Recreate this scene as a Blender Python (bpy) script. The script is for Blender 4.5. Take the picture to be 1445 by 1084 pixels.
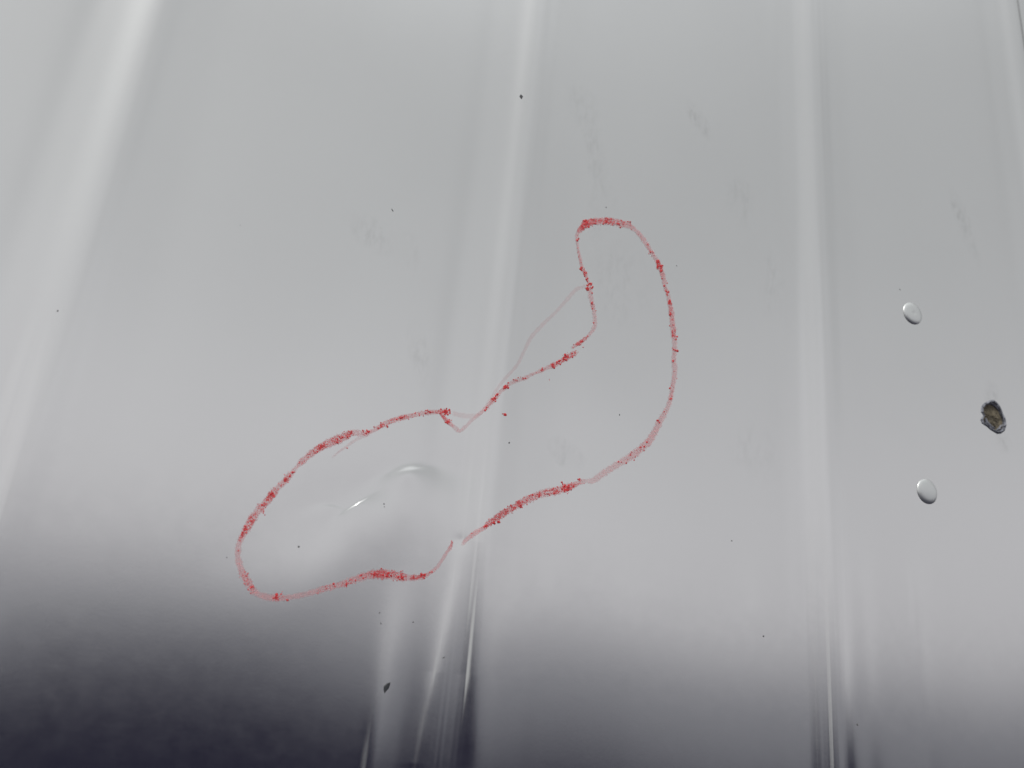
import bpy, math, random
import numpy as np
random.seed(7); rng = np.random.default_rng(7)
sc = bpy.context.scene
for o in list(bpy.data.objects): bpy.data.objects.remove(o)

# ------------------------------------------------------------------ camera
FPX, CXP, CYP = 1134.0, 722.5, 542.0          # focal length and principal point of the photo, in its pixels
D, EYE, TILT = 0.36, 1.50, math.radians(2.35)                          # camera distance from the panel, eye height (m)
vz = np.array([1050-CXP, -2700-CYP, FPX])     # where the ribs meet
s_ = (vz[0]**2+vz[1]**2+FPX**2)/-(vz[0]+vz[1]*1.195)
vx = np.array([vz[0]+s_, vz[1]+1.195*s_, FPX])
AZ = vz/np.linalg.norm(vz); AX = vx/np.linalg.norm(vx); AY = np.cross(AZ, AX)
def P(u, v):                                  # photo pixel -> point (x, z) on the panel, z from eye level
    r = np.array([u-CXP, v-CYP, FPX]); t = D/(r@AY); return np.array([(r@AX)*t, (r@AZ)*t])
import mathutils
cam = bpy.data.cameras.new('camera'); co = bpy.data.objects.new('camera', cam); sc.collection.objects.link(co)
cam.sensor_width = 36; cam.lens = 36*FPX/1445; cam.clip_start = 0.01; cam.clip_end = 5000
R = np.array([AX, AY, AZ])                    # camera (right, down, forward) -> world
M = mathutils.Matrix([[R[i][0], -R[i][1], -R[i][2]] for i in range(3)]).to_4x4()
M.translation = (0, -D, EYE)
LEAN = mathutils.Matrix.Translation((0, 0, EYE))@mathutils.Matrix.Rotation(TILT, 4, 'X')@mathutils.Matrix.Translation((0, 0, -EYE))   # the wall leans out a little at the top
co.matrix_world = LEAN@M
cam.dof.use_dof = True; cam.dof.focus_distance = 0.40; cam.dof.aperture_fstop = 9
sc.camera = co

# ------------------------------------------------------------------ sky, sun, exposure
SUN_AZ, SUN_EL = -50.0, 52.0                  # degrees left of straight out from the panel, elevation
w = bpy.data.worlds.new('World'); sc.world = w; w.use_nodes = True
nt = w.node_tree; N = nt.nodes; L = nt.links; N.clear()
sky = N.new('ShaderNodeTexSky'); sky.sky_type = 'NISHITA'; sky.sun_disc = False
sky.sun_elevation = math.radians(SUN_EL); sky.sun_rotation = math.radians(180+SUN_AZ*-1)
sky.air_density = 1.0; sky.dust_density = 4.0; sky.ozone_density = 1.0
hs = N.new('ShaderNodeHueSaturation'); hs.inputs['Saturation'].default_value = 0.08
L.new(sky.outputs[0], hs.inputs['Color'])
mx = N.new('ShaderNodeMix'); mx.data_type = 'RGBA'; mx.inputs['Factor'].default_value = 0.74
L.new(hs.outputs[0], mx.inputs['A']); 
tc = N.new('ShaderNodeTexCoord'); sx = N.new('ShaderNodeSeparateXYZ'); L.new(tc.outputs['Generated'], sx.inputs[0])
el = N.new('ShaderNodeMapRange'); el.inputs[1].default_value = 0; el.inputs[2].default_value = .55; el.interpolation_type = 'SMOOTHSTEP'
L.new(sx.outputs['Z'], el.inputs[0])
deck = N.new('ShaderNodeMix'); deck.data_type = 'RGBA'; L.new(el.outputs[0], deck.inputs['Factor'])
deck.inputs['A'].default_value = (6.5, 6.45, 6.75, 1); deck.inputs['B'].default_value = (5.35, 5.5, 5.6, 1)   # cloud deck, a little brighter low down
cn = N.new('ShaderNodeTexNoise'); cn.inputs['Scale'].default_value = 3.; cn.inputs['Detail'].default_value = 3; L.new(tc.outputs['Generated'], cn.inputs['Vector'])
cr_ = N.new('ShaderNodeMapRange'); cr_.inputs[1].default_value = .3; cr_.inputs[2].default_value = .7; cr_.inputs[3].default_value = .93; cr_.inputs[4].default_value = 1.07
L.new(cn.outputs['Fac'], cr_.inputs[0])
zn = N.new('ShaderNodeMapRange'); zn.inputs[1].default_value = .58; zn.inputs[2].default_value = .92; zn.inputs[3].default_value = 1.; zn.inputs[4].default_value = 2.1
zn.interpolation_type = 'SMOOTHSTEP'; L.new(sx.outputs['Z'], zn.inputs[0])          # an overcast sky is brightest overhead
zm = N.new('ShaderNodeMath'); zm.operation = 'MULTIPLY'; L.new(zn.outputs[0], zm.inputs[0]); L.new(cr_.outputs[0], zm.inputs[1])
cm = N.new('ShaderNodeVectorMath'); cm.operation = 'SCALE'; L.new(deck.outputs['Result'], cm.inputs[0]); L.new(zm.outputs[0], cm.inputs['Scale'])
L.new(cm.outputs[0], mx.inputs['B'])
bg = N.new('ShaderNodeBackground'); bg.inputs['Strength'].default_value = 0.15
out = N.new('ShaderNodeOutputWorld'); L.new(mx.outputs['Result'], bg.inputs[0]); L.new(bg.outputs[0], out.inputs[0])
sl = bpy.data.lights.new('sun', 'SUN'); sl.energy = 1.2; sl.angle = math.radians(14); sl.color = (1, .975, .94)
so = bpy.data.objects.new('sun', sl); sc.collection.objects.link(so)
a, e = math.radians(SUN_AZ), math.radians(SUN_EL)
sd = mathutils.Vector((math.sin(a)*math.cos(e), -math.cos(a)*math.cos(e), math.sin(e)))   # towards the sun
so.rotation_euler = (-sd).to_track_quat('-Z', 'Y').to_euler()
sc.view_settings.view_transform = 'Standard'; sc.view_settings.look = 'None'
sc.view_settings.exposure = 0.0; sc.view_settings.gamma = 1
sc.render.resolution_x, sc.render.resolution_y = 1024, 768

# ------------------------------------------------------------------ helpers
def link(name, mesh, mat=None, parent=None):
    o = bpy.data.objects.new(name, mesh); sc.collection.objects.link(o)
    if mat and mesh: mesh.materials.append(mat)
    if parent: o.parent = parent
    return o
def mat_new(name):
    m = bpy.data.materials.new(name); m.use_nodes = True
    return m, m.node_tree.nodes, m.node_tree.links, m.node_tree.nodes['Principled BSDF']
def noise(N, L, vec, scale, detail=2, rough=.5):
    n = N.new('ShaderNodeTexNoise'); n.inputs['Scale'].default_value = scale
    n.inputs['Detail'].default_value = detail; n.inputs['Roughness'].default_value = rough
    L.new(vec, n.inputs['Vector']); return n.outputs['Fac']
def ramp(N, L, f, a, b, c0=0., c1=1.):
    r = N.new('ShaderNodeMapRange'); r.inputs[1].default_value = a; r.inputs[2].default_value = b
    r.inputs[3].default_value = c0; r.inputs[4].default_value = c1; r.interpolation_type = 'SMOOTHSTEP'
    L.new(f, r.inputs[0]); return r.outputs[0]
def math_(N, L, op, a, b):
    m = N.new('ShaderNodeMath'); m.operation = op
    for i, x in enumerate((a, b)):
        if isinstance(x, (int, float)): m.inputs[i].default_value = x
        else: L.new(x, m.inputs[i])
    return m.outputs[0]
def coord(N, L, scale=(1, 1, 1)):
    t = N.new('ShaderNodeTexCoord'); m = N.new('ShaderNodeMapping'); m.inputs['Scale'].default_value = scale
    L.new(t.outputs['Object'], m.inputs['Vector']); return m.outputs[0]

# ------------------------------------------------------------------ materials
def paint(name, base=(.542, .541, .536), metallic=.99, rough=.18):
    m, N, L, b = mat_new(name)
    v = coord(N, L); vs = coord(N, L, (1, 1, .06))
    mott = noise(N, L, v, 130, 3, .6)          # patchy lay of the paint
    fine = noise(N, L, v, 900, 2, .5)          # orange peel
    brush = noise(N, L, vs, 420, 2, .5)
    big = noise(N, L, v, 9, 3, .55)
    r = math_(N, L, 'ADD', math_(N, L, 'MULTIPLY', mott, .07), rough-.035)
    r = math_(N, L, 'ADD', r, math_(N, L, 'MULTIPLY', big, .03)); 
    mix = N.new('ShaderNodeMix'); mix.data_type = 'RGBA'
    L.new(ramp(N, L, big, .3, .7), mix.inputs['Factor'])
    mix.inputs['A'].default_value = (*[c*.985 for c in base], 1); mix.inputs['B'].default_value = (*base, 1)
    
    hgt = math_(N, L, 'ADD', math_(N, L, 'MULTIPLY', mott, .10), math_(N, L, 'MULTIPLY', fine, .05))
    hgt = math_(N, L, 'ADD', hgt, math_(N, L, 'MULTIPLY', brush, .10))
    bp = N.new('ShaderNodeBump'); bp.inputs['Strength'].default_value = .6; bp.inputs['Distance'].default_value = .00012
    L.new(hgt, bp.inputs['Height'])
    # metal flake under clear: a smooth-tailed gloss lobe over a little plain diffuse
    g = N.new('ShaderNodeBsdfAnisotropic'); g.distribution = 'BECKMANN'; d = N.new('ShaderNodeBsdfDiffuse'); ms = N.new('ShaderNodeMixShader')
    for q in (g, d): L.new(mix.outputs['Result'], q.inputs['Color']); L.new(bp.outputs[0], q.inputs['Normal'])
    L.new(r, g.inputs['Roughness']); ms.inputs[0].default_value = metallic
    L.new(d.outputs[0], ms.inputs[1]); L.new(g.outputs[0], ms.inputs[2])
    L.new(ms.outputs[0], N['Material Output'].inputs['Surface']); N.remove(b)
    return m
PAINT = paint('silver_white_paint')
RIVPAINT = paint('rivet_paint', (.56, .57, .56), .70, .40)
def simple(name, c, rough=.6, metallic=0., sc_=800, var=.25, bump=.0003):
    m, N, L, b = mat_new(name); v = coord(N, L)
    n = noise(N, L, v, sc_, 4, .6)
    mix = N.new('ShaderNodeMix'); mix.data_type = 'RGBA'; L.new(ramp(N, L, n, .3, .7), mix.inputs['Factor'])
    mix.inputs['A'].default_value = (*[x*(1-var) for x in c], 1); mix.inputs['B'].default_value = (*[min(1, x*(1+var)) for x in c], 1)
    L.new(mix.outputs['Result'], b.inputs['Base Color']); b.inputs['Roughness'].default_value = rough; b.inputs['Metallic'].default_value = metallic
    bp = N.new('ShaderNodeBump'); bp.inputs['Distance'].default_value = bump; bp.inputs['Strength'].default_value = .6
    L.new(n, bp.inputs['Height']); L.new(bp.outputs[0], b.inputs['Normal']); return m
DARKGROUND = simple('dark_ground', (.011, .0105, .027), .9, 0, 40, .2, .004)
DARKGROUND.node_tree.nodes['Principled BSDF'].inputs['Specular IOR Level'].default_value = .02
GREYCONC = simple('grey_concrete', (.19, .19, .215), 1., 0, 12, .15, .004)
SPECK = simple('grey_speck', (.15, .15, .15), .7)
CHIP = simple('dark_chip', (.03, .032, .035), .5)
RUST = simple('rust_brown_metal', (.13, .11, .075), .9, .0, 500, .5, .0003)
BURR = simple('torn_bare_metal', (.20, .205, .23), .55, .7, 700, .4, .0003)
CAV = simple('hole_dark', (.02, .018, .016), .8)
WAXRED = simple('red_wax_crumb', (.62, .026, .030), .5, 0, 1500, .35)

def wax_film():
    m, N, L, b = mat_new('red_wax_film')
    v = coord(N, L)
    at = lambda n: (lambda q: (setattr(q, 'attribute_name', n), q.outputs['Fac'])[1])(N.new('ShaderNodeAttribute'))
    dens, opac, across = at('dens'), at('opac'), at('across')
    n1 = noise(N, L, v, 1500, 3, .6); n2 = noise(N, L, v, 260, 2, .5)
    # streaks that follow the stroke
    cx = N.new('ShaderNodeCombineXYZ'); L.new(math_(N, L, 'MULTIPLY', across, 9), cx.inputs[0])
    L.new(math_(N, L, 'MULTIPLY', at('along'), 60), cx.inputs[1])
    ns = noise(N, L, cx.outputs[0], 1.0, 2, .5)
    # crumbly red patches: threshold falls where the stroke is loaded
    k = math_(N, L, 'ADD', math_(N, L, 'MULTIPLY', n1, .75), math_(N, L, 'MULTIPLY', n2, .25))
    thr = math_(N, L, 'SUBTRACT', .64, math_(N, L, 'MULTIPLY', dens, .18))
    red = ramp(N, L, math_(N, L, 'SUBTRACT', k, thr), -.02, .04)
    edge = ramp(N, L, math_(N, L, 'ADD', math_(N, L, 'ABSOLUTE', across, 0), math_(N, L, 'MULTIPLY', math_(N, L, 'SUBTRACT', n1, .5), 1.3)), .55, .95, 1, 0)
    film = math_(N, L, 'MULTIPLY', opac, ramp(N, L, ns, .30, .68, .15, 1.55))
    film = math_(N, L, 'MULTIPLY', film, ramp(N, L, n1, .3, .65, .7, 1.15))
    red = math_(N, L, 'MULTIPLY', red, ramp(N, L, dens, 0, .25))
    al = math_(N, L, 'MAXIMUM', film, math_(N, L, 'MULTIPLY', red, .72))
    al = math_(N, L, 'MINIMUM', math_(N, L, 'MULTIPLY', al, edge), 1)
    mix = N.new('ShaderNodeMix'); mix.data_type = 'RGBA'; L.new(red, mix.inputs['Factor'])
    mix.inputs['A'].default_value = (.88, .42, .43, 1); mix.inputs['B'].default_value = (.76, .075, .08, 1)
    L.new(mix.outputs['Result'], b.inputs['Base Color']); b.inputs['Roughness'].default_value = .55
    L.new(al, b.inputs['Alpha']); return m
WAX = wax_film()
def smudge_mat():
    m, N, L, b = mat_new('grey_smudge_film'); v = coord(N, L)
    q = N.new('ShaderNodeAttribute'); q.attribute_name = 'opac'
    v = coord(N, L, (1, 1, .45)); n = noise(N, L, v, 300, 3, .6); n2 = noise(N, L, v, 90, 2)
    k = math_(N, L, 'MULTIPLY', ramp(N, L, n, .36, .74), ramp(N, L, n2, .35, .6))
    L.new(math_(N, L, 'MULTIPLY', q.outputs['Fac'], math_(N, L, 'ADD', k, .12)), b.inputs['Alpha'])
    b.inputs['Base Color'].default_value = (.09, .09, .075, 1); b.inputs['Roughness'].default_value = .8; return m
SMUDGE = smudge_mat()

# ------------------------------------------------------------------ the shape of the sheet
def ss(x): x = np.clip(x, 0, 1); return x*x*(3-2*x)
Q = D/.45
RIB0, PITCH = P(213, 0)[0], (P(1415, 0)[0]-P(213, 0)[0])/3
def step(t, c, w): return .5*(1+np.tanh((t-c)/w))
def rib_profile(t, Z, k):
    """t: metres right of the crest. A rolled bead: broad soft left flank higher up, two tighter steps lower down
    (they splay apart on the dented rib), and a long fall to the right."""
    t = t/Q
    z0, z1 = P(660, 520)[1], P(640, 780)[1]
    low = ss((z0-Z)/(z0-z1))                                  # 0 above the dents, 1 below them
    splay = np.clip((P(640, 760)[1]-Z)/(P(600, 1000)[1]-P(640, 760)[1])*-1, 0, 1.3) if k == 1 else 0.
    g = 1.5 if k >= 2 else 1.
    H = .0046*g
    soft = H*step(t, -.004, .0085 if k > 0 else .0125)
    fade = np.maximum(splay-.8, 0)
    tight = .0019*g*step(t, -.0085-.0075*splay, .0031+.0050*fade)+.0027*g*step(t, .0004+.0045*splay, .0038+.0050*fade)
    tight = tight+.000035*np.sin(t*1750)*np.exp(-((t+.001)/.010)**4)
    t2 = t-.003*splay
    fall = H*(.65*step(t2, .0145, .0065)+.35*step(t2, .032, .012))
    return (soft*(1-low)+tight*low-fall-.0005*np.exp(-((t+.028)/.009)**2))*Q
def crease(X, Z, px, amp, w1, w2, ztop, zlen):
    """a step that faces left, easing off to the right, growing downward from ztop"""
    c = P(*px)[0]; t = X-c
    return amp*.5*(1+np.tanh(t/w1))*np.exp(-(np.maximum(t, 0)/w2)**2)*ss((P(px[0], ztop)[1]-Z)/zlen)
def gau(X, Z, px, amp, sx, sz, ang=0.):
    c = P(*px); a = math.radians(ang); dx, dz = X-c[0], Z-c[1]
    p = dx*math.cos(a)+dz*math.sin(a); q = -dx*math.sin(a)+dz*math.cos(a)
    return amp*np.exp(-(p/sx)**2-(q/sz)**2)
def buckle(X, Z, px, amp, w1, w2, ln, ang):
    """a short fold whose upper flank tips up and back, easing off below; ang: direction of the fold line"""
    c = P(*px); a = math.radians(ang); dx, dz = X-c[0], Z-c[1]
    p = dx*math.cos(a)+dz*math.sin(a); q = -dx*math.sin(a)+dz*math.cos(a)
    return amp*.5*(1-np.tanh(q/w1))*np.exp(-(np.minimum(q, 0)/w2)**2)*np.exp(-(p/(ln+1.1*np.maximum(-q, 0)))**2)
def height(X, Z):
    """how far the sheet stands out towards the viewer"""
    h = np.zeros_like(X)
    for k in range(-8, 12):
        t = X-(RIB0+k*PITCH)
        if t.min() < .09 and t.max() > -.07: h = h+rib_profile(t, Z, k)
    # slow waves of thin sheet
    h = h+.0009*Q*np.sin(X*17+1.3)*np.cos(Z*6-.4)+.0005*Q*np.sin(X*39+Z*5)+.0003*np.sin(Z*23+X*9)
    mm = .001*Q
    # dent left of the middle rib and the one right of it
    h = h+gau(X, Z, (500, 705), -.8*mm, 50*mm, 24*mm, 28)
    h = h+buckle(X, Z, (575, 662), 1.85*mm, 2.25*mm, 40*mm, 8*mm, 20)
    h = h+buckle(X, Z, (503, 712), .68*mm, .62*mm, 24*mm, 8*mm, 40)+buckle(X, Z, (468, 714), .25*mm, .8*mm, 12*mm, 4*mm, 0)
    h = h+gau(X, Z, (650, 690), -.7*mm, 16*mm, 30*mm, 0)
    h = h+gau(X, Z, (649, 764), -.17*mm, 4*mm, 4*mm, 0)
    h = h+gau(X, Z, (875, 440), -.5*mm, 26*mm, 50*mm, 0)
    h = h+gau(X, Z, (800, 640), -.5*mm, 40*mm, 26*mm, 20)
    # low vertical creases
    for px, amp, w1, w2, zt, zl in (((532, 950), 2.6, 5, 10, 790, 110), ((600, 950), .5, 5, 8, 800, 70), ((700, 900), .45, 5, 11, 750, 60),
            ((757, 850), .4, 7, 15, 720, 60), ((1062, 850), 1.0, 14, 9, 740, 60), ((1206, 820), 1.3, 8, 12, 700, 70),
            ((1284, 850), 1.1, 4, 14, 730, 60), ((135, 700), .3, 7, 26, 480, 70), ((880, 850), .4, 12, 20, 740, 60)):
        h = h+crease(X, Z, px, amp*mm, w1*mm, w2*mm, zt, zl*mm)
    return h
def surf(x, z, off=0.):
    xa, za = np.array([float(x)]), np.array([float(z)])
    return (float(x), -float(height(xa, za)[0])-off, EYE+float(z))
def surf_n(x, z):
    e = 2e-4; a = np.array([x+e, x-e, x, x]); b = np.array([z, z, z+e, z-e]); h = height(a, b)
    n = mathutils.Vector((-(h[0]-h[1])/(2*e), -1, -(h[2]-h[3])/(2*e))); n.normalize(); return n

root = bpy.data.objects.new('ribbed_metal_panel', None); sc.collection.objects.link(root)
root.matrix_world = LEAN
root['label'] = 'silver-white painted sheet metal panel with upright ribs, dented inside a red crayon outline'
root['category'] = 'metal panel'

def axis(lo, hi, flo, fhi, fine, coarse):
    return np.concatenate([np.arange(lo, flo, coarse), np.arange(flo, fhi, fine), np.arange(fhi, hi, coarse)])
fx0, fx1, fz0, fz1 = P(0, 0)[0]-.03, P(1445, 0)[0]+.03, P(0, 1084)[1]-.03, P(1445, 0)[1]+.03
XS = axis(-1.1, 1.6, fx0, fx1, .0012, .006); ZS = axis(-1.30, 1.25, fz0, fz1, .0014, .03)
for (a_, b_), ax_ in (((P(440, 700)[0], P(610, 700)[0]), 'X'), ((P(500, 745)[1], P(560, 630)[1]), 'Z')):
    A_ = XS if ax_ == 'X' else ZS; A_ = np.concatenate([A_[A_ < a_], np.arange(a_, b_, .0006), A_[A_ > b_+.0002]])
    if ax_ == 'X': XS = A_
    else: ZS = A_
HOLE = P(1402, 589)
# outline of the torn hole, in photo pixels round its centre
HP = [(-4,-21),(1,-22),(6,-18),(10,-12),(13,-4),(16,3),(17,10),(15,17),(10,21),(5,21),(-2,17),(-8,12),(-14,8),(-16,3),(-12,-2),(-15,-7),(-15,-13),(-11,-18)]
HW = np.array([P(1400.5+x*1.0, 589+y*1.0) for x, y in HP]); HC = HW.mean(0)
def inside(x, z, poly):
    c = np.zeros(x.shape, bool); j = len(poly)-1
    for i in range(len(poly)):
        xi, zi = poly[i]; xj, zj = poly[j]
        c ^= ((zi > z) != (zj > z)) & (x < (xj-xi)*(z-zi)/(zj-zi+1e-12)+xi); j = i
    return c
def sheet_piece(name, x0, x1):
    xs = XS[(XS > x0) & (XS < x1)]; xs = np.concatenate([[x0], xs, [x1]])
    X, Z = np.meshgrid(xs, ZS, indexing='ij'); H = height(X, Z); e = 1e-4
    nx = (height(X+e, Z)-height(X-e, Z))/(2*e); nz = (height(X, Z+e)-height(X, Z-e))/(2*e)
    n = np.stack([-nx, -np.ones_like(nx), -nz], -1)
    n /= np.linalg.norm(n, axis=-1, keepdims=True)
    co_ = np.stack([X, -H, Z+EYE], -1).reshape(-1, 3)
    a, b = len(xs), len(ZS); i, j = np.meshgrid(np.arange(a-1), np.arange(b-1), indexing='ij')
    q = np.stack([i*b+j, (i+1)*b+j, (i+1)*b+j+1, i*b+j+1], -1).reshape(-1, 4)
    if x0 < HC[0] < x1:
        cx = co_[q].mean(1); q = q[~inside(cx[:, 0], cx[:, 2]-EYE, HC+(HW-HC)*.97)]
    me = bpy.data.meshes.new(name); me.vertices.add(len(co_)); me.vertices.foreach_set('co', co_.ravel())
    me.loops.add(q.size); me.loops.foreach_set('vertex_index', q.ravel()); me.polygons.add(len(q))
    me.polygons.foreach_set('loop_start', np.arange(len(q))*4); me.polygons.foreach_set('loop_total', np.full(len(q), 4))
    me.update(); me.validate(); me.polygons.foreach_set('use_smooth', np.ones(len(me.polygons), bool))
    me.normals_split_custom_set_from_vertices(n.reshape(-1, 3).tolist())
    return link(name, me, PAINT, root)
edges = [XS[0]]; HWID = .036*Q
ks = [k for k in range(-8, 12) if XS[0]+.06 < RIB0+k*PITCH < XS[-1]-.06]
for k in ks:
    c = RIB0+k*PITCH
    sheet_piece('flat_sheet', edges[-1], c-HWID); sheet_piece('rib', c-HWID, c+HWID*1.5); edges.append(c+HWID*1.5)
sheet_piece('flat_sheet', edges[-1], XS[-1])
# the backing board the sheet is fixed to
def box(name, lo, hi, mat, parent=None):
    v = [(x, y, z) for x in (lo[0], hi[0]) for y in (lo[1], hi[1]) for z in (lo[2], hi[2])]
    f = [(0,1,3,2),(4,6,7,5),(0,4,5,1),(2,3,7,6),(0,2,6,4),(1,5,7,3)]
    me = bpy.data.meshes.new(name); me.from_pydata(v, [], f); return link(name, me, mat, parent)
box('backing_board', (XS[0], .014, EYE+ZS[0]), (XS[-1], .05, EYE+ZS[-1]), CAV, root)

# ------------------------------------------------------------------ rivets
def lathe_on(name, px, rad, prof, mat, seg=32, dz=0.):
    """prof: (radius factor, height m) from rim to centre, set on the sheet round photo point px"""
    c = P(*px); n = surf_n(*c); o = mathutils.Vector(surf(*c)); q = n.to_track_quat('Z', 'X')
    vs, fs = [], []
    for r, h in prof:
        for k in range(seg):
            t = 2*math.pi*k/seg; vs.append(o+q@mathutils.Vector((math.cos(t)*r*rad, math.sin(t)*r*rad, h)))
    for i in range(len(prof)-1):
        for k in range(seg):
            a, b = i*seg+k, i*seg+(k+1) % seg; fs.append((a, b, b+seg, a+seg))
    fs.append(tuple(range((len(prof)-1)*seg, len(prof)*seg)))
    me = bpy.data.meshes.new(name); me.from_pydata([tuple(v) for v in vs], [], fs)
    me.polygons.foreach_set('use_smooth', [True]*len(fs)); return link(name, me, mat, root)
RR = .0093*Q
dome = [(1.0, -.0004), (1.0, .0001), (.985, .00028), (.95, .0005), (.88, .0008), (.76, .00115), (.6, .00135), (.4, .0015), (.22, .00158)]
r1 = lathe_on('rivet', (1286.5, 443), RR, dome+[(.14, .00142), (.06, .0013)], RIVPAINT)
r1['label'] = 'upper painted rivet with a small dimple in its head'
r2 = lathe_on('rivet', (1306.5, 694), RR, dome+[(.1, .00161), (.03, .00161)], RIVPAINT)
r2['label'] = 'lower painted rivet with a smooth domed head'

# ------------------------------------------------------------------ torn rivet hole
def ring_mesh(name, rings, mat, parent, close=False, smooth=False):
    n = len(rings[0]); vs = [p for r in rings for p in r]; fs = []
    for i in range(len(rings)-1):
        for k in range(n): a, b = i*n+k, i*n+(k+1) % n; fs.append((a, b, b+n, a+n))
    if close: fs.append(tuple(range((len(rings)-1)*n, len(rings)*n)))
    me = bpy.data.meshes.new(name); me.from_pydata(vs, [], fs)
    if smooth: me.polygons.foreach_set('use_smooth', [True]*len(fs))
    return link(name, me, mat, parent)
def outline(f, jit=0., sub=3):
    pts = []
    for i in range(len(HW)):
        for k in range(sub):
            p = HW[i]*(1-k/sub)+HW[(i+1) % len(HW)]*(k/sub); p = HC+(p-HC)*(f+rng.uniform(-jit, jit)); pts.append(p)
    return pts
def lift(pts, h, jit=0.):
    y0 = surf(*HC)[1]; return [(p[0], y0-h-rng.uniform(-jit, jit), EYE+p[1]) for p in pts]
hole = ring_mesh('rivet_hole', [lift(outline(1.13, .01), -.00005), lift(outline(1.07, .02), .0004, .0001), lift(outline(1.0, .03), .0006, .0003),
                 lift(outline(.93, .03), .0002, .0003), lift(outline(.90, .02), -.0012), lift(outline(.86, .02), -.0035)], BURR, root)
hole['label'] = 'ragged hole of a missing rivet with bare torn metal edge'
ring_mesh('hole_bottom', [lift(outline(.92, .02), -.0010), lift(outline(.7, .04), -.0016, .0003), lift(outline(.45, .04), -.0013, .0004), lift(outline(.2, .03), -.0015, .0003)], RUST, hole, True)
def pebble(name, c, rad, mat, parent, sq=(1, 1, 1), depth=0.):
    vs, fs = [], []; seg = 12
    for i in range(1, 6):
        ph = math.pi*i/6
        for k in range(seg):
            t = 2*math.pi*k/seg; r = rad*(1+rng.uniform(-.12, .12))
            vs.append((c[0]+r*math.sin(ph)*math.cos(t)*sq[0], surf(*c)[1]+depth-r*math.cos(ph)*sq[1], EYE+c[1]+r*math.sin(ph)*math.sin(t)*sq[2]))
    for i in range(4):
        for k in range(seg): a, b = i*seg+k, i*seg+(k+1) % seg; fs.append((a, b, b+seg, a+seg))
    vs.append((c[0], surf(*c)[1]+depth-rad*sq[1]*.98, EYE+c[1])); fs += [(k, (k+1) % seg, len(vs)-1) for k in range(seg)]
    me = bpy.data.meshes.new(name); me.from_pydata(vs, [], fs); me.polygons.foreach_set('use_smooth', [True]*len(fs)); return link(name, me, mat, parent)
def fold(name, pts, widths, mat, t0, t1):
    """a narrow raised lip of torn metal lying inside the hole"""
    vs, fs = [], []; W = [P(*p) for p in pts]
    for i, p in enumerate(W):
        d = W[min(i+1, len(W)-1)]-W[max(i-1, 0)]; d /= np.linalg.norm(d); n = np.array([-d[1], d[0]])
        for s_, t in ((-1, t0), (-.55, (t0+t1)/2+.0001), (0, t1), (.55, (t0+t1)/2+.0001), (1, t0)):
            q = p+n*widths[i]*.5*.0005*s_; vs.append(surf(*q, t))
    for i in range(len(W)-1):
        for k in range(4): a = i*5+k; fs.append((a, a+1, a+6, a+5))
    me = bpy.data.meshes.new(name); me.from_pydata(vs, [], fs); me.polygons.foreach_set('use_smooth', [True]*len(fs)); return link(name, me, mat, hole)
fold('broken_shank', [(1392, 590), (1393.5, 594), (1397, 599), (1401, 602.5), (1405, 604)], [1.5, 6, 8, 6.5, 1.5], BURR, -.0016, -.0002)
fold('metal_shard', [(1396, 570), (1401, 569.5), (1406, 573), (1409, 578)], [1, 3.5, 3.5, 1], BURR, -.0010, -.0001)
fold('metal_shard', [(1406, 607), (1411, 605), (1413, 600)], [1, 3.5, 1], BURR, -.0010, .0001)

# ------------------------------------------------------------------ small chips, specks and smudges
def blob_verts(c, rx, rz, ang, th, seg, vs, fs, jag=.2):
    b0 = len(vs); a = math.radians(ang)
    for ring, f, t in ((0, 1, -.00005), (1, .92, th*.7), (2, .5, th)):
        for k in range(seg):
            q = 2*math.pi*k/seg; j = 1+rng.uniform(-jag, jag)
            x, z = math.cos(q)*rx*f*j, math.sin(q)*rz*f*j
            X, Z = c[0]+x*math.cos(a)-z*math.sin(a), c[1]+x*math.sin(a)+z*math.cos(a)
            vs.append(surf(X, Z, t))
    for i in range(2):
        for k in range(seg): p, r = b0+i*seg+k, b0+i*seg+(k+1) % seg; fs.append((p, r, r+seg, p+seg))
    fs.append(tuple(range(b0+2*seg, b0+3*seg)))
def strip_chip(name, pts, widths, mat, th=.0002, label=None):
    vs, fs = [], []
    ptsw = [P(*p) for p in pts]
    for i, p in enumerate(ptsw):
        d = ptsw[min(i+1, len(pts)-1)]-ptsw[max(i-1, 0)]; d /= np.linalg.norm(d)+1e-9; n = np.array([-d[1], d[0]])
        wd = widths[i]*.5*.00036
        for s, t in ((-1, -.00003), (-.6, th), (.6, th), (1, -.00003)): q = p+n*wd*s; vs.append(surf(*q, t))
    for i in range(len(pts)-1):
        for k in range(3): a = i*4+k; fs.append((a, a+1, a+5, a+4))
    me = bpy.data.meshes.new(name); me.from_pydata(vs, [], fs); o = link(name, me, mat, root)
    if label: o['label'] = label
    return o
strip_chip('paint_chip', [(550, 963), (547, 966), (544, 970), (542.5, 974), (542, 978)], [.6, 5, 7, 4, .6], CHIP, label='curved black chip low on the panel')
strip_chip('paint_chip', [(733, 137), (733.6, 139.5), (734, 143)], [1.5, 6, 1.5], CHIP, label='small black chip on the middle rib')
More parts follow.
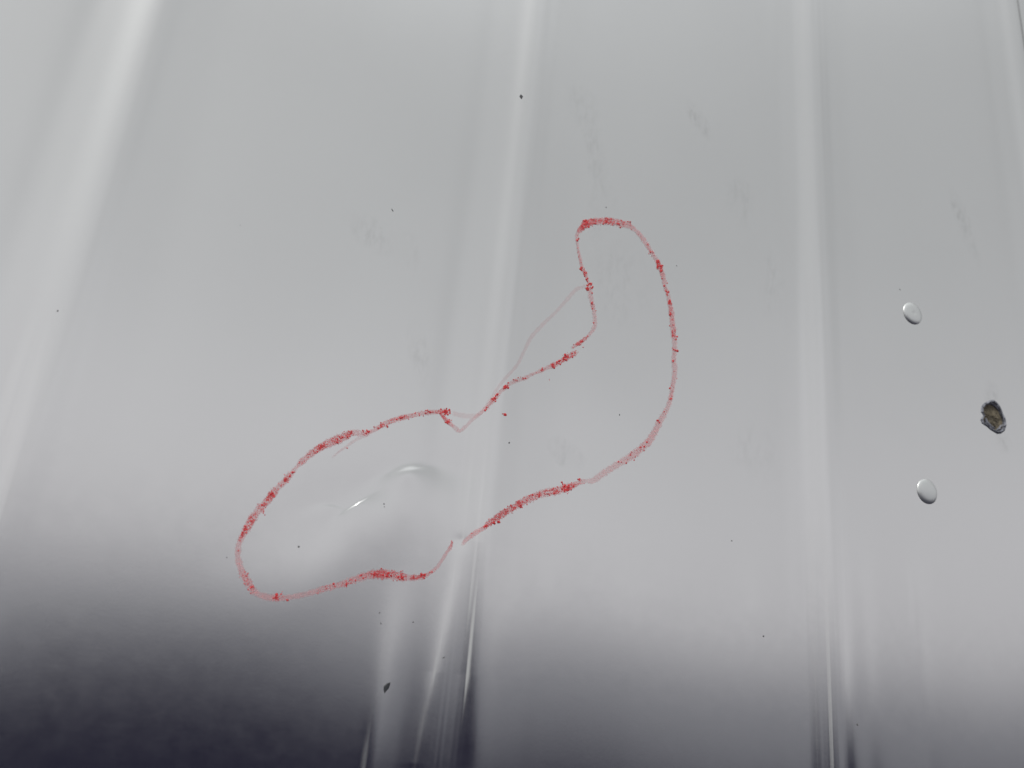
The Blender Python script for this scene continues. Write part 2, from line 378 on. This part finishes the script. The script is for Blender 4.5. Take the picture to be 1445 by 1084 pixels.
for px, r in (((83, 442), 1.6), ((554, 298), 1.2), ((553, 296), 1.), ((541, 712), 1.3), ((541.5, 716), 1.), ((421, 772), 1.8), ((320, 787), 1.1), ((855, 293), 1.2),
              ((875, 585), 1.), ((717, 626), 1.4), ((1078, 898), 1.4), ((1034, 763), 1.2), ((1205, 1022), 2.0), ((583, 878), 1.2), ((535, 865), 1.2), ((537, 880), 1.1),
              ((625, 928), 1.4), ((1269, 409), .9), ((339, 318), .7), ((955, 375), .8)):
    vs, fs = [], []; sx = np.linalg.norm(P(px[0]+1, px[1])-P(*px))
    blob_verts(P(*px), r*sx*.8, r*sx*rng.uniform(.7, 1.3), rng.uniform(0, 180), .00008, 7, vs, fs)
    me = bpy.data.meshes.new('dirt_speck'); me.from_pydata(vs, [], fs); link('dirt_speck', me, SPECK, root)
def smudge(px, rx, rz, ang, op):
    c = P(*px); n = 14; a = math.radians(ang); vs, fs, at = [], [], []
    for i in range(n+1):
        for j in range(n+1):
            x, z = (i/n*2-1), (j/n*2-1); X = c[0]+x*rx*math.cos(a)-z*rz*math.sin(a); Z = c[1]+x*rx*math.sin(a)+z*rz*math.cos(a)
            vs.append(surf(X, Z, .00006)); at.append(.32*op*max(0, 1-x*x-z*z))
    for i in range(n):
        for j in range(n): k = i*(n+1)+j; fs.append((k, k+n+1, k+n+2, k+1))
    me = bpy.data.meshes.new('smudge'); me.from_pydata(vs, [], fs); me.attributes.new('opac', 'FLOAT', 'POINT').data.foreach_set('value', at)
    me.polygons.foreach_set('use_smooth', [True]*len(fs)); link('smudge', me, SMUDGE, root)
for a_ in (((822, 150), .012, .016, 20, .14), ((838, 215), .008, .022, 10, .16), ((850, 290), .010, .03, 0, .10), ((985, 168), .007, .017, 40, .28),
           ((1356, 300), .008, .022, 20, .30), ((1372, 350), .006, .016, 25, .18), ((525, 330), .018, .010, -25, .14), ((572, 350), .008, .014, 30, .12),
           ((590, 495), .006, .020, 15, .16), ((800, 640), .012, .008, -30, .28), ((1045, 285), .012, .02, 0, .14), ((1090, 400), .010, .03, 0, .10),
           ((875, 400), .022, .03, 0, .10), ((1400, 560), .008, .012, 0, .25), ((1415, 625), .008, .008, 0, .18), ((1070, 640), .02, .02, 0, .08)):
    smudge(*a_)

# ------------------------------------------------------------------ the red crayon outline
def resample(ctrl, step):
    """ctrl rows: u, v, width px, opacity, density; Catmull-Rom through them, even steps on the panel"""
    c = np.array([[*P(r[0], r[1]), r[2], r[3], r[4]] for r in ctrl]); out = []
    for i in range(len(c)-1):
        p0, p1, p2, p3 = c[max(i-1, 0)], c[i], c[i+1], c[min(i+2, len(c)-1)]
        n = max(1, int(np.linalg.norm((p2-p1)[:2])/step))
        for k in range(n):
            t = k/n; q = .5*(2*p1+(p2-p0)*t+(2*p0-5*p1+4*p2-p3)*t*t+(3*p1-p0-3*p2+p3)*t**3); q[2:] = p1[2:]*(1-t)+p2[2:]*t
            out.append(q)
    out.append(c[-1]); return np.array(out)
STROKES = [
 # left loop, from the notch on the rib round to the lower gap
 [(637,581.5,6,.55,.25),(629,580.5,7,.8,.9),(620,581,6,.55,.6),(612,581.5,7,.38,.45),(604,582,7,.38,.5),(593,584,7,.35,.3),(582,586.5,7,.38,.45),(571,589,8,.45,.7),(560,592,8,.45,.75),
  (547,597,8,.45,.7),(535,603,7,.45,.75),(527,608,6,.35,.3),(517,612,7,.42,.4),(508,612,9,.32,.25),(496,612,9,.38,.6),(486,617,12,.42,.7),(474,622,13,.45,.75),(462,627,13,.45,.75),(454,631,11,.48,.95),(444,637,10,.42,.6),
  (434,645,9,.42,.65),(424,654,9,.42,.75),(416.5,662,5,.25,.15),(410,670,8,.42,.55),(402,679,9,.42,.85),(393,688,9,.36,.4),(384,698,10,.42,.9),(376,709,11,.4,.75),(367,718,11,.42,.55),(357,731,12,.42,.8),
  (350,743,11,.42,.7),(345,752,10,.42,.95),(340,761,8,.36,.4),(336.5,772,9,.33,.0),(335.5,785,9,.36,.12),(338,797,10,.36,.2),(343,810,11,.40,.5),(350,822,10,.38,.45),(356,832,10,.40,.6),(365,839,9,.34,.1),
  (378,843,10,.36,.25),(390,844,11,.40,.7),(401,844,8,.36,.3),(415,842,8,.30,.05),(432,838.5,8,.28,.05),(447,834,9,.30,.25),(460,830.5,9,.34,.4),(473,827,9,.36,.5),(486,823.5,9,.38,.6),(500,818,10,.42,.5),(512,814,11,.42,.6),
  (526,811,12,.45,.85),(540,810.5,13,.45,.9),(553,812,13,.42,.85),(566,814,13,.42,.85),(576,815.5,9,.36,.4),(583,815.5,9,.38,.7),(596,814,8,.42,.8),(606,809,6,.40,.35),(615,802,5,.36,.1),(622,793,5,.28,.05),(630,780,5,.38,.12),(635,773,5,.5,.3),(638.5,763,4,.4,.3)],
 # right loop from the notch up the dented side, over the top and down to the gap
 [(684,579.5,5,.30,.5),(689,573,4,.25,.3),(696,565,7,.34,.6),(702,557,5,.26,.15),(711,548.5,6,.36,.7),(718,543,5,.3,.4),(726,539.5,6,.28,.5),(732,537,5,.28,.15),(740,534.5,6,.32,.6),(748,530,5,.26,.2),(757,526,5,.26,.2),(765,522.5,6,.34,.6),
  (772,519,6,.28,.2),(779,516.5,8,.42,.85),(785,513.5,8,.4,.8),(793,509,7,.38,.75),(801,504,8,.42,.8),(809,499.5,8,.4,.8),(816,495,6,.28,.4)],
 [(806,492,4,.22,.1),(813,487,5,.4,.7),(820,482,6,.45,.8),(827,477,5,.36,.6),(833,471,5,.30,.1),(838,464,6,.30,.0),(840.5,455,6,.30,.1),(839.5,445,6,.30,.0),(838,436,6,.34,.3),(836,428,6,.36,.3),(834,418,7,.28,.0),
  (832.5,407,6,.36,.6),(831,399,4,.32,.4),(827,388,5,.36,.7),(823.5,381,6,.4,.7),(820.5,374,5,.38,.6),(819,366,5,.34,.4),(816.5,356,4,.32,.5),(815,346,4,.28,.25),(814,337,5,.3,.2),(815,330,6,.32,.35),(821,321.5,9,.55,.95),(829,315.5,10,.62,1.0),(838,313,10,.5,.8),
  (848,312.5,10,.5,.75),(858,312.5,11,.5,.8),(868,314,10,.42,.65),(878,316,10,.40,.55),(887,318.5,9,.40,.55),(895,324,6,.32,.15),(903,332,7,.38,.2),(911,343,7,.40,.25),(918,354,6,.36,.35),(924.5,364,6,.34,.1),(929.5,372,7,.38,.7),
  (933,381,7,.42,.75),(936.5,392,7,.40,.3),(938.5,404,6,.30,.4),(941.5,412,6,.32,.5),(944,421,6,.30,.1),(945.5,428,7,.4,.7),(948,440,8,.45,.5),(949,452,8,.45,.5),(950.5,462,8,.4,.4),(951,471,8,.42,.7),(952.5,482,7,.30,.05),(953,494,7,.34,.35),(951.5,508,7,.32,.2),(953,520,8,.30,.05),
  (952,533,7,.34,.2),(950,545,7,.36,.2),(947.5,560,7,.42,.45),(944,572,7,.30,.1),(938.5,583,8,.34,.2),(931,597,9,.38,.1),(924,611,10,.42,.12),(916,623,11,.42,.15),(905,633,10,.40,.3),(894,642,11,.36,.15),(881,650,10,.32,.15),(866,659,10,.30,.0),
  (852,668,10,.30,.0),(838,678,9,.26,.0),(829,678.5,7,.22,.1),(820,680,7,.34,.5),(811,684,8,.40,.65),(802,687.5,11,.58,1.0),(795,690,12,.42,.8),(784,693,12,.34,.6),(773,694.5,12,.34,.6),(763,697.5,11,.36,.6),(752,702,11,.40,.6),(741,706.5,10,.42,.7),
  (732,712,10,.45,.85),(722,717,9,.42,.75),(713,723,9,.45,.85),(705,727.5,10,.45,.85),(697,733,9,.42,.9),(688,739,8,.42,.9),(680,746,6,.45,.6),(671,751,7,.45,.15),(663,757,7,.42,.05),(656,763,6,.36,.0),(650,771,4,.26,.0)],
 # pale second passes
 [(621,582,4,.4,.5),(625,587,5,.45,.7),(631,593.5,7,.75,.95),(636,598,6,.5,.5),(642,603,6,.26,.0),(649,608,6,.26,.0),(657,602,5,.22,.0),(666,593,5,.2,.0),(677,584,6,.22,.0),(686,574,5,.2,.1),(695,563,5,.22,.1)],
 [(637,582,6,.26,.0),(650,586,8,.22,.0),(663,587.5,8,.2,.0),(673,586,6,.2,.0),(683,577,5,.18,.0),(699,551.5,5,.2,.0),(711,536,5,.22,.0),(728,517,5,.24,.0),(738,498,5,.24,.0),(749,477,6,.24,.0),(767,457,6,.22,.0),(784,441,5,.20,.0),(802,421,6,.22,.0),(814,408,6,.24,.0),(830,403,5,.18,.0)],
 [(522,613,4,.3,.1),(514,616,5,.34,.15),(506,619,5,.24,.0),(495,626,4,.28,.15),(487,632,3.5,.3,.15),(478,638,3.5,.3,.0),(467,648,3,.16,.0)],
]
film_v, film_f, A = [], [], dict(dens=[], opac=[], across=[], along=[])
crumb_v, crumb_f = [], []
NA = 8
def crumb(c, r):
    sz = rng.uniform(.6, 1.5); blob_verts(c, r, r*sz, rng.uniform(0, 180), min(.0004, r*.45), 5, crumb_v, crumb_f, .35)
wob = 0
for st in STROKES:
    q = resample(st, .0006); base = len(film_v); s = 0; pale = .55 if max(c[4] for c in st) < .3 else 1
    patch = rng.normal(size=len(q)); patch = np.convolve(patch, np.ones(4)/2, 'same')
    for i, (x, z, wd, op, de) in enumerate(q):
        d = q[min(i+1, len(q)-1)][:2]-q[max(i-1, 0)][:2]; d = d/(np.linalg.norm(d)+1e-9); n = np.array([-d[1], d[0]])
        # photo pixels across the stroke -> metres on the panel
        r0 = np.array([AX@np.array([0, 0, 0.])]); pc = np.array([x, z])
        ray = AX*x+AY*D+AZ*z; u0 = np.array([ray[0]/ray[2], ray[1]/ray[2]])*FPX
        pe = pc+n*.001; ray = AX*pe[0]+AY*D+AZ*pe[1]; u1 = np.array([ray[0]/ray[2], ray[1]/ray[2]])*FPX
        mpp = .001/np.linalg.norm(u1-u0); hw = wd*.5*mpp*(1.20+.10*math.sin(i*.9)+.08*rng.normal())
        if i: s += np.linalg.norm(q[i][:2]-q[i-1][:2])
        endf = min(1, min(i, len(q)-1-i)/3)
        for k in range(NA+1):
            t = k/NA*2-1; pp = pc+n*hw*t; film_v.append(surf(pp[0], pp[1], .00012+wob*.00003))
            A['dens'].append(de); A['opac'].append(1.15*op*endf*pale); A['across'].append(t); A['along'].append(s*20+wob*7)
        if i:
            for k in range(NA): a0 = base+(i-1)*(NA+1)+k; film_f.append((a0, a0+1, a0+NA+2, a0+NA+1))
        lam = de**1.4*wd*.36*max(0, 1+.8*patch[i])
        for _ in range(rng.poisson(lam)):
            t = rng.normal()*.52
            if abs(t) > 1.15: continue
            t0 = pc+n*hw*t+d*rng.uniform(-.0004, .0004); r = mpp*rng.choice([.45, .6, .8, 1.1, 1.6], p=[.20, .28, .26, .19, .07])
            crumb(t0, r)
    wob += 1
# heavier clots seen in the photo
for u, v, n_, sp, r in ((391,839,9,3,1.3),(388,844,8,2.4,1.4),(406,846,5,2.2,1.1),(396,838.5,4,1.6,1.),(356,830,8,2.6,1.1),(354,838,4,1.5,1.),(348,811,7,3,1.),(344,753,9,3,1.3),(346,747,6,2.5,1.),(372,713,8,3,1.2),(383,699,7,2.5,1.3),(402,679,7,3,1.),
    (454,632,10,3,1.3),(476,624,7,3,1.1),(494,612,6,2.8,1.),(519,610,6,2.2,1.2),(628,581,12,5,1.1),(632,594,9,3.2,1.3),(606,581,4,1.6,1.),(546,810,8,4,1.2),(566,816,9,3,1.3),(583,816,6,2.,1.2),(597,813,8,2.5,1.3),(529,810,7,3,1.2),(511,816,4,2,1.3),
    (696,565,9,2.2,1.4),(684,579.5,5,2,1.2),(711,548,7,3,1.3),(726,539,4,1.8,1.),(739,535,5,2.6,1.1),(764.5,522.5,6,2.2,1.2),(782,516,8,3,1.3),(790,511,6,2.5,1.2),(800,504,8,3,1.1),(816,485,6,2.5,1.1),(832,402,7,3,1.2),(829,408,5,1.6,1.5),(837,405,5,1.8,1.3),
    (820,379,6,2,1.3),(826,387,5,2,1.),(821,321,8,2.5,1.3),(827,316,10,3.5,1.2),(824,312,3,1.4,1.),(856,312,5,2,1.),(889,317,4,1.6,1.),(929,370,7,2.5,1.2),(934,381,6,2.5,1.1),(937.5,404,4,1.4,1.2),(942,412,4,1.6,1.1),(945,427,8,3,1.2),(951,472,5,2.5,1.1),(953,494,3,1.3,1.1),
    (951,508,3,1.6,1.),(947.5,562,3,1.2,1.3),(802,688,14,3.6,1.5),(797,690,8,3,1.2),(794,681,3,1.,1.2),(819,677,5,2,1.3),(781,692,5,3,1.),(762,697,5,3,1.1),(733,714,6,2.5,1.3),(712,725,7,2.8,1.3),(693,738,8,2.6,1.5),(700,738,4,1.6,1.4),(683,744,6,2.4,1.3),
    (711,587,4,1.,1.6),(707,586,1,.3,1.),(776,535,3,1.2,.6),(838,455.5,2,.5,1.3),(823.5,490,1,.4,1.),(830,474,1,.4,1.),(905,630,3,1.2,1.),(890,642,3,1.2,1.),(874,652,2,1.,.9),(637,765,3,1.2,1.),(371,722,3,2.5,1.),(373,727,2,.8,1.),(938,583,3,2.5,.9),(335,778,2,1.5,1.)):
    for _ in range(n_):
        pu = (u+rng.normal()*sp*.6, v+rng.normal()*sp*.6); p = P(*pu); m_ = np.linalg.norm(P(pu[0]+1, pu[1])-p)*.5+np.linalg.norm(P(pu[0], pu[1]+1)-p)*.5
        crumb(p, m_*r*rng.uniform(.6, 1.3))
me = bpy.data.meshes.new('crayon_outline'); me.from_pydata(film_v, [], film_f)
for k_, v_ in A.items(): me.attributes.new(k_, 'FLOAT', 'POINT').data.foreach_set('value', v_)
me.polygons.foreach_set('use_smooth', [True]*len(film_f))
cr = link('crayon_outline', me, WAX, root); cr['label'] = 'red wax crayon line drawn round the dents'
me = bpy.data.meshes.new('wax_crumbs'); me.from_pydata(crumb_v, [], crumb_f)
wc = link('wax_crumbs', me, WAXRED, cr); wc['kind'] = 'stuff'
print('crumbs', len(crumb_f)//11)

GREYCONC.node_tree.nodes['Principled BSDF'].inputs['Specular IOR Level'].default_value = .2
# ------------------------------------------------------------------ the ground the panel stands over
g = 400.
def sheet(name, pts, z, mat):
    me = bpy.data.meshes.new(name); me.from_pydata([(x, y, z) for x, y in pts], [], [tuple(range(len(pts)))])
    o = link(name, me, mat); o['kind'] = 'structure'
sheet('ground', [(-g, -g), (g, -g), (g, g), (-g, g)], 0, GREYCONC)
sheet('unseen_dark_ground', [(-30, .5), (-30, -7.4), (-2.4, -7.4), (-5.2, -21), (3, -13), (5, -9.4), (7.5, -8.2), (30, -8.6), (30, .5)], .004, DARKGROUND)  # unseen dark patch, outline shaped for the dark band it mirrors in the panel
PALEGROUND = simple('pale_ground', (.45, .45, .45), .9, 0, 30, .12, .003)
sheet('unseen_pale_ground', [(-60, .5), (-60, -120), (-34, -120), (-5.21, -21), (-2.41, -7.41), (-30.01, -7.41), (-30.01, .5)], .004, PALEGROUND)  # unseen pale patch, added so left-facing flanks of the sheet reflect bright streaks
